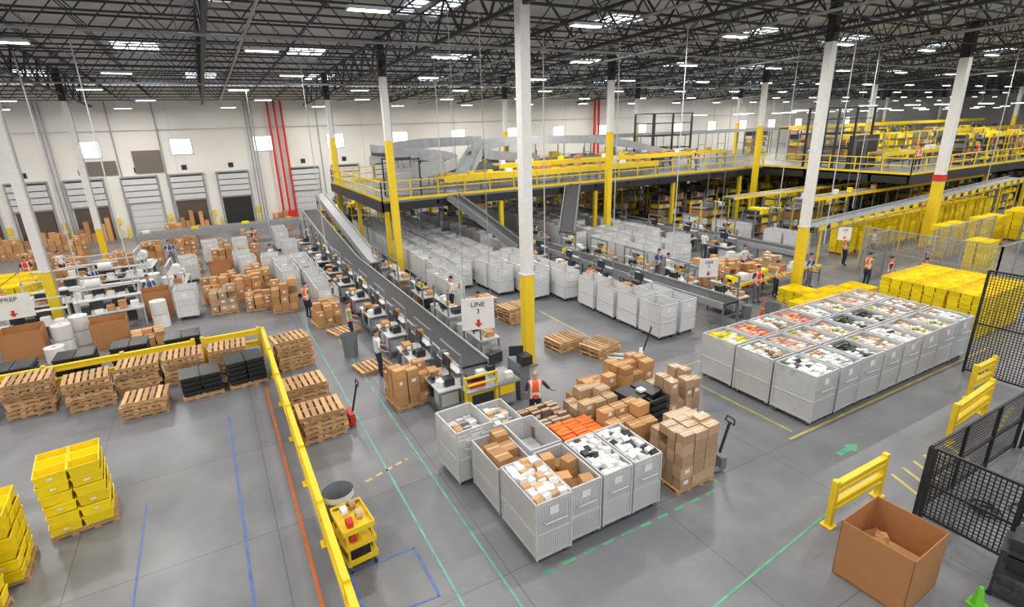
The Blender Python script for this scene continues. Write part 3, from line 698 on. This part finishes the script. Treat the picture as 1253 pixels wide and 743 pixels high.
# ------------------------------------------------------------------ signs
def sign(x,y,zb_,txt,k=1.0,rz=0,w=1.0,h=1.0):
    e=empty("hanging_sign",(x,y,0),rz);q=MB();w*=k;h*=k;q.b(-w/2,w/2,-.02,.02,zb_,zb_+h,WHITE)
    q.add([(a*k,-.024,zb_+c*k) for a,c in((-.05,.32),(.05,.32),(.05,.2),(.13,.2),(0,.06),(-.13,.2),(-.05,.2))],[(6,5,4,3,2,1,0)],RED)
    q.obj("board",parent=e);q=MB()
    for s in(-w*.4,w*.4): q.cyl((s,0,zb_+h),(s,0,zb(y)),.008,GRY,4)
    q.obj("cables",parent=e)
    c=bpy.data.curves.new("text","FONT");c.body=txt;c.size=.22*k;c.align_x='CENTER';c.extrude=.002;c.materials.append(DK)
    o=bpy.data.objects.new("lettering",c);o.location=(0,-.03,zb_+h*.74);o.rotation_euler=(math.pi/2,0,0);COL.objects.link(o);o.parent=e
sign(6.3,13.6,2.5,"LINE\n3",.97,-.3);sign(16.7,14.2,2.3,"LINE\n2",.75,-.5);sign(26.5,14.6,2.5,"LINE\n1",.6,-.6);sign(-6.7,23.9,2.3,"PREP",.95,.1,1.2,.9)
q=MB()
for x,y,z in((9.9,16.5,3),(24.9,14.6,2.5),(14,22,2),(18.6,18,2),(-6,31,2),(-3.5,27,2),(20,24,2),(29,20,3),(33,18,3),(5,30,2),(3,38,2),(27.5,17,2.7),(-8,25,2),(12,30,5.5),(47,17,3.4),(15,35,6)): q.cyl((x,y,z),(x,y,zb(y)+.5),.025,LG,6)
q.obj("conduit_drops")
# ------------------------------------------------------------------ prep area (left)
def prep(x,y,seed,rz=0):
    random.seed(seed);q=MB();q.b(-1.2,1.2,-.4,.4,.85,.9,LG)
    for a in(-1.15,1.15):
        for b_ in(-.36,.36): q.b(a-.03,a+.03,b_-.03,b_+.03,0,1.9 if b_>0 else .85,LG)
    q.b(-1.2,1.2,.33,.4,1.85,1.9,LG);q.b(-1.2,1.2,.1,.4,1.4,1.43,LG);q.b(-1.1,1.1,-.3,.3,.3,.33,MG)
    for k in range(5): q.b(-1.05+k*.44,-.75+k*.44,-.2,.15,.9,.9+U(.1,.4),random.choice([LAB,POLY,CARD,DK,LAB]))
    for k in range(4): q.b(-1.0+k*.5,-.65+k*.5,-.25,.25,.33,.33+U(.2,.45),random.choice([LG,CARD,DK]))
    if seed%2: q.cyl((-.9,.0,1.6),(-.3,.0,1.6),.24,POLY,16)
    q.rb((.3,.1,1.2),(.5,.04,.34),DK);q.rb((-.5,.1,1.2),(.5,.04,.34),DK);q.obj("prep_workbench",(x,y,0),rz)
for k,(x,y,rz) in enumerate(((-4.7,28.5,.1),(-7.3,27.9,.0),(-7.2,31.5,0),(-5,31.2,.0),(-7.3,33.9,0),(-5,35.2,.0),(-6.5,37,0),(-4,38,1.5),(-10.0,28.0,0),(-2.2,32.8,1.5))): prep(x,y,k,rz)
def bubble(x,y,n):
    q=MB()
    for k in range(n): q.cyl((0,0,k*.62+.01),(0,0,k*.62+.6),.33,POLY,16);q.cyl((0,0,k*.62+.6),(0,0,k*.62+.605),.08,KRAFT,10)
    q.obj("bubble_wrap_rolls",(x,y,0))
for x,y,n in((-6.1,26.2,2),(-5.7,27.2,2),(-6.3,25.4,1),(-3.4,33.6,2),(-2.9,35.2,1),(-9.2,30.5,3),(-3.6,32.2,2),(-2.9,27.7,2),(-5.9,29.6,2),(-8.5,30.0,2)): bubble(x,y,n)
random.seed(21)
k=30
for x,y in((-.3,28.4),(1.2,28.0),(2.3,26.9),(-.6,30.2),(.9,30.0),(1.5,31.6),(-.1,31.9),(-1.8,38),(0,38.4),(1.5,37),(-9.8,44),(-8.2,42),(-5.8,43.5),(-4,42.5),(-2,44),(0,43.5),(2,44),(-11,46),(-8.9,48.6),(-3.2,25.2),(-8.0,39.5),(-6.0,40.2)):
    k+=1;bp(x,y,U(-.15,.15),w=1.15,d=1.0,h=U(.7,1.5),seed=k,nl=4,mess=.35,m=random.choice([CARD,CARD,WRAP,CARD]))
for x,y in((-1.8,28.6),(1.2,34),(2.4,33.6),(-1.8,36),(1.0,35.5),(-.6,40.5),(1.2,40.3)): place(random.choice(F),"silver_cart",(x,y,0),U(-.2,.2))
bp(3.6,23.8,.1,w=1.1,d=1,h=.9,seed=70,nl=3)
bp(21.0,17.5,0,w=1.2,d=1,h=1.5,seed=72,nl=5);bp(22.4,17.7,0,w=1.2,d=1,h=1.3,seed=73,nl=4);bp(23.8,17.5,0,w=1.2,d=1,h=1.0,seed=74,nl=4);bp(25.4,17.8,0,w=1.2,d=1,h=1.2,seed=77,nl=4,m=WRAP)
for x,y in((5.0,50),(-3,50.5),(-13,50),(-10.5,51.5),(8,50)):
    k+=1;bp(x,y,0,w=1.2,d=1,h=U(.8,1.6),seed=k,nl=3)
# ------------------------------------------------------------------ racks
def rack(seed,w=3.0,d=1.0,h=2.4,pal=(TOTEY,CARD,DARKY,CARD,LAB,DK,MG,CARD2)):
    random.seed(seed);q=MB()
    for x in(-w/2,0,w/2):
        for y in(-d/2,d/2): q.b(x-.04,x+.04,y-.04,y+.04,0,h,MG if seed%2 else YEL)
    for l in range(4):
        z=.2+l*h/4;q.b(-w/2,w/2,-d/2,d/2,z-.05,z,MG);x=-w/2+.05
        while x<w/2-.4:
            ww=U(.3,.5);m=random.choice(pal)
            if random.random()<.8: q.b(x,x+ww-.04,-d/2+.05,d/2-.05,z,z+U(.2,.45),m)
            x+=ww
    return q.mesh("tote_rack")
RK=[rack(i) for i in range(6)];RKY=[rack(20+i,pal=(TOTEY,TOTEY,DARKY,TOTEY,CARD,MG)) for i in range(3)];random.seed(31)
for x in range(33,92,4):
    for y in(20.8,24,28.2,33,37.5,42,47):
        if x<42 and y<22: continue
        if random.random()<.85: place(random.choice(RK+RKY if y>21 else RKY),"tote_rack",(x+U(-.4,.4),y,0),0)
for x in range(50,92,4):
    for y in(21.5,26.5,33,38,44):
        if random.random()<.7: place(random.choice(RK+RKY),"tote_rack",(x+U(-.4,.4),y,ZM),0)
for x in range(10,40,5):
    for y in(46.5,50.5): place(random.choice(RK),"tote_rack",(x+U(-.4,.4),y,0),0)
for x in(44,48,53,58,64):
    for y in(10,12.6): place(random.choice(RKY),"tote_rack",(x,y,0),.0)
q=MB();q.b(0,3.4,0,.4,ZM,ZM+2.5,DK);q.b(.2,3.2,-.05,0,ZM+.3,ZM+2.2,MG);q.b(.3,1.6,-.08,-.04,ZM+.4,ZM+2.1,BLK);q.b(1.8,3.1,-.08,-.04,ZM+.4,ZM+2.1,BLK);q.obj("dark_equipment_panel",(44,24.7,0))
q=MB()
for x in(0,2.4,4.8):
    for y in(0,2.4): q.b(x-.07,x+.07,y-.07,y+.07,0,4.6,DK)
for z in(0.4,1.5,2.6,3.7,4.55):
    for y in(0,2.4): q.b(0,4.8,y-.04,y+.04,z,z+.08,DK)
    for x in(0,2.4,4.8): q.b(x-.04,x+.04,0,2.4,z,z+.08,DK)
q.b(.1,4.7,2.38,2.4,.4,4.5,GMESH)
tf=q.mesh("steel_lift_frame");place(tf,"steel_lift_frame",(43.0,25.6,ZM));place(tf,"steel_lift_frame",(36.0,38.2,ZM));
# ------------------------------------------------------------------ people
def person(name,x,y,rz,pose='walk',top=NAVY,vest=VEST,hair=None,skinm=SKINM,pants=NAVY):
    e=empty(name,(x,y,0),rz)
    J={'pel':(0,0,.95),'sp':(0,.01,1.15),'ch':(0,.0,1.36),'nk':(0,.0,1.5),'hd0':(0,-.01,1.58),'hd1':(0,-.02,1.66),'hd2':(0,-.01,1.76)}
    R_={'pel':(.165,.12),'sp':(.145,.105),'ch':(.185,.12),'nk':(.06,.06),'hd0':(.07,.085),'hd1':(.08,.1),'hd2':(.06,.07)}
    leg={'walk':((-.1,.22),(.1,-.2)),'stand':((-.1,.02),(.12,-.02))}[pose]
    E=[('pel','sp'),('sp','ch'),('ch','nk'),('nk','hd0'),('hd0','hd1'),('hd1','hd2')]
    for s,(lx,fy) in zip('LR',leg):
        J['hp'+s]=(lx*.95,0,.88);J['kn'+s]=(lx*1.05,fy*.35-.04,.5);J['an'+s]=(lx*1.1,fy,.09);J['to'+s]=(lx*1.15,fy-.17,.04)
        R_['hp'+s]=(.1,.1);R_['kn'+s]=(.065,.065);R_['an'+s]=(.045,.05);R_['to'+s]=(.045,.035)
        E+=[('pel','hp'+s),('hp'+s,'kn'+s),('kn'+s,'an'+s),('an'+s,'to'+s)]
    arms={'R':((.21,0,1.43),(.27,.05,1.16),(.27,-.14,.98),(.26,-.2,.93)),'L':((-.21,0,1.43),(-.38,-.05,1.2),(-.52,-.2,1.05),(-.57,-.25,1.02))}
    if pose=='stand': arms={'L':((-.21,0,1.43),(-.27,.03,1.16),(-.25,-.18,1.0),(-.24,-.25,.98)),'R':((.21,0,1.43),(.27,-.03,1.15),(.24,-.24,1.05),(.23,-.31,1.04))}
    for s in'LR':
        for n_,p,rr in zip(('sh','el','wr','hn'),arms[s],((.062,.062),(.045,.045),(.03,.03),(.04,.022))): J[n_+s]=p;R_[n_+s]=rr
        E+=[('ch','sh'+s),('sh'+s,'el'+s),('el'+s,'wr'+s),('wr'+s,'hn'+s)]
    keys=list(J);me=bpy.data.meshes.new("body");me.from_pydata([J[k] for k in keys],[(keys.index(a),keys.index(b_)) for a,b_ in E],[])
    o=bpy.data.objects.new("body_tmp",me);COL.objects.link(o);o.modifiers.new("s","SKIN");sv=me.skin_vertices[0].data
    for i,k in enumerate(keys): sv[i].radius=R_[k]
    sv[0].use_root=True
    ss=o.modifiers.new("ss","SUBSURF");ss.levels=2;ss.render_levels=2
    bpy.context.view_layer.update()
    m2=bpy.data.meshes.new_from_object(o.evaluated_get(bpy.context.evaluated_depsgraph_get()));bpy.data.objects.remove(o)
    m2.materials.clear()
    for m in(skinm,top,vest,pants,DK,REFL): m2.materials.append(m)
    for p in m2.polygons:
        c=p.center;p.use_smooth=True
        i=0
        if c.z<.1: i=4
        elif c.z<.97 and abs(c.x)<.2: i=3
        elif c.z<1.49 and abs(c.x)<.19:
            i=2
            if 1.1<c.z<1.15 : i=5
            elif .1<abs(c.x)<.145 and c.y<.2: i=5
        elif c.z<1.5 and abs(c.x)>=.19:
            i=1 if c.z>1.2 else 0
        p.material_index=i
    b_=bpy.data.objects.new("body",m2);COL.objects.link(b_);b_.parent=e
    q=MB()
    q.ell((0,-.105,1.655),(.014,.022,.022),skinm,8,5)
    for s in(-1,1): q.ell((s*.085,-.01,1.66),(.012,.02,.032),skinm,8,5);q.ell((s*.032,-.093,1.685),(.012,.008,.008),LAB,8,5);q.ell((s*.032,-.1,1.685),(.006,.004,.006),DK,6,4);q.rb((s*.032,-.098,1.705),(.035,.012,.008),HAIR)
    q.rb((0,-.098,1.615),(.045,.012,.01),RED)
    if hair: q.ell((0,.015,1.735),(.088,.1,.075),hair,12,8)
    q.obj("face_features",parent=e)
    for s in'LR':
        h=Vector(arms[s][3]);w=Vector(arms[s][2]);d=(h-w).normalized();side=d.cross(Vector((0,0,1))).normalized();q=MB()
        q.ell(tuple(h),(.035,.035,.025),skinm,8,6)
        for k in range(4):
            b0=h+side*(k-1.5)*.019+d*.02;L_=[.065,.078,.073,.056][k];b1=b0+d*L_*.55+Vector((0,0,-.006));b2=b0+d*L_+Vector((0,0,-.03))
            q.cyl(b0,b1,.009,skinm,6,.0085);q.cyl(b1,b2,.0085,skinm,6,.007)
        t0=h-side*.03*(1 if s=='L' else -1);t1=t0+d*.035-side*.02*(1 if s=='L' else -1);q.cyl(t0,t1,.011,skinm,6,.009);q.cyl(t1,t1+d*.025,.009,skinm,6,.008)
        q.obj("hand_"+s,parent=e)
    return e
def clone(e,x,y,rz,z=0):
    n=empty("warehouse_worker",(x,y,z),rz)
    for c in e.children:
        o=c.copy();COL.objects.link(o);o.parent=n
person("warehouse_worker",7.0,11.55,2.7,'walk')
GT=mat("grey_trousers",(.15,.15,.17),.8)
A=person("warehouse_worker",31.7,13.2,.3,'stand',hair=HAIR,vest=mat("vest_red",(.85,.06,.04),.6),pants=GT)
B=person("warehouse_worker",20.0,19.6,.3,'stand',hair=HAIR,top=mat("white_shirt",(.7,.7,.7),.8),vest=mat("white_tee",(.7,.7,.72),.8))
C=person("warehouse_worker",28,14.0,1.3,'stand',hair=HAIR,top=mat("green_shirt",(.1,.35,.1),.8))
D_=person("warehouse_worker",7.2,47,0,'stand',hair=HAIR,top=BLU,vest=mat("blue_top",(.06,.10,.3),.7),pants=GT)
for i,(x,y,rz) in enumerate(((-10.0,40,0),(-8.6,41,1),(-8.7,26.9,2),(-3.4,30.8,.5),(-5.9,32.6,1.5),(4.1,17.2,1.6),(4.0,20.9,1.5),(4.1,24.6,1.6),(8.9,19.2,-1.6),(8.9,22.0,-1.6),(15.3,20.0,1.6),(20.3,20.6,-1.6),(21.5,15.4,-.2),(26.0,22.6,1.6),(23,15.5,.2),(25.6,15.5,.1),(28,13,.5),(34,17.0,.3),(31.2,17,1),(-2.9,40.5,.4),(2.2,42,1.2),(24.6,18.6,0),(30.6,24.8,2),(-6.2,34.8,.4),(-9.2,32,1.3),(2.6,35.0,1),(3.0,24.9,2.2),(36,12,1),(29,12,2))):
    clone([A,B,C,D_][i%4],x,y,rz)
for i,(x,y) in enumerate(((35,32.0),(28,33.6),(46,21),(49,20.6),(54,20.6))): clone([A,B,C,D_][i%4],x,y,.4+i,ZM)
# ------------------------------------------------------------------ world
w=bpy.data.worlds.new("world");scene.world=w;w.use_nodes=True
w.node_tree.nodes["Background"].inputs[0].default_value=(.88,.94,1,1);w.node_tree.nodes["Background"].inputs[1].default_value=.85
scene.view_settings.view_transform='Standard'
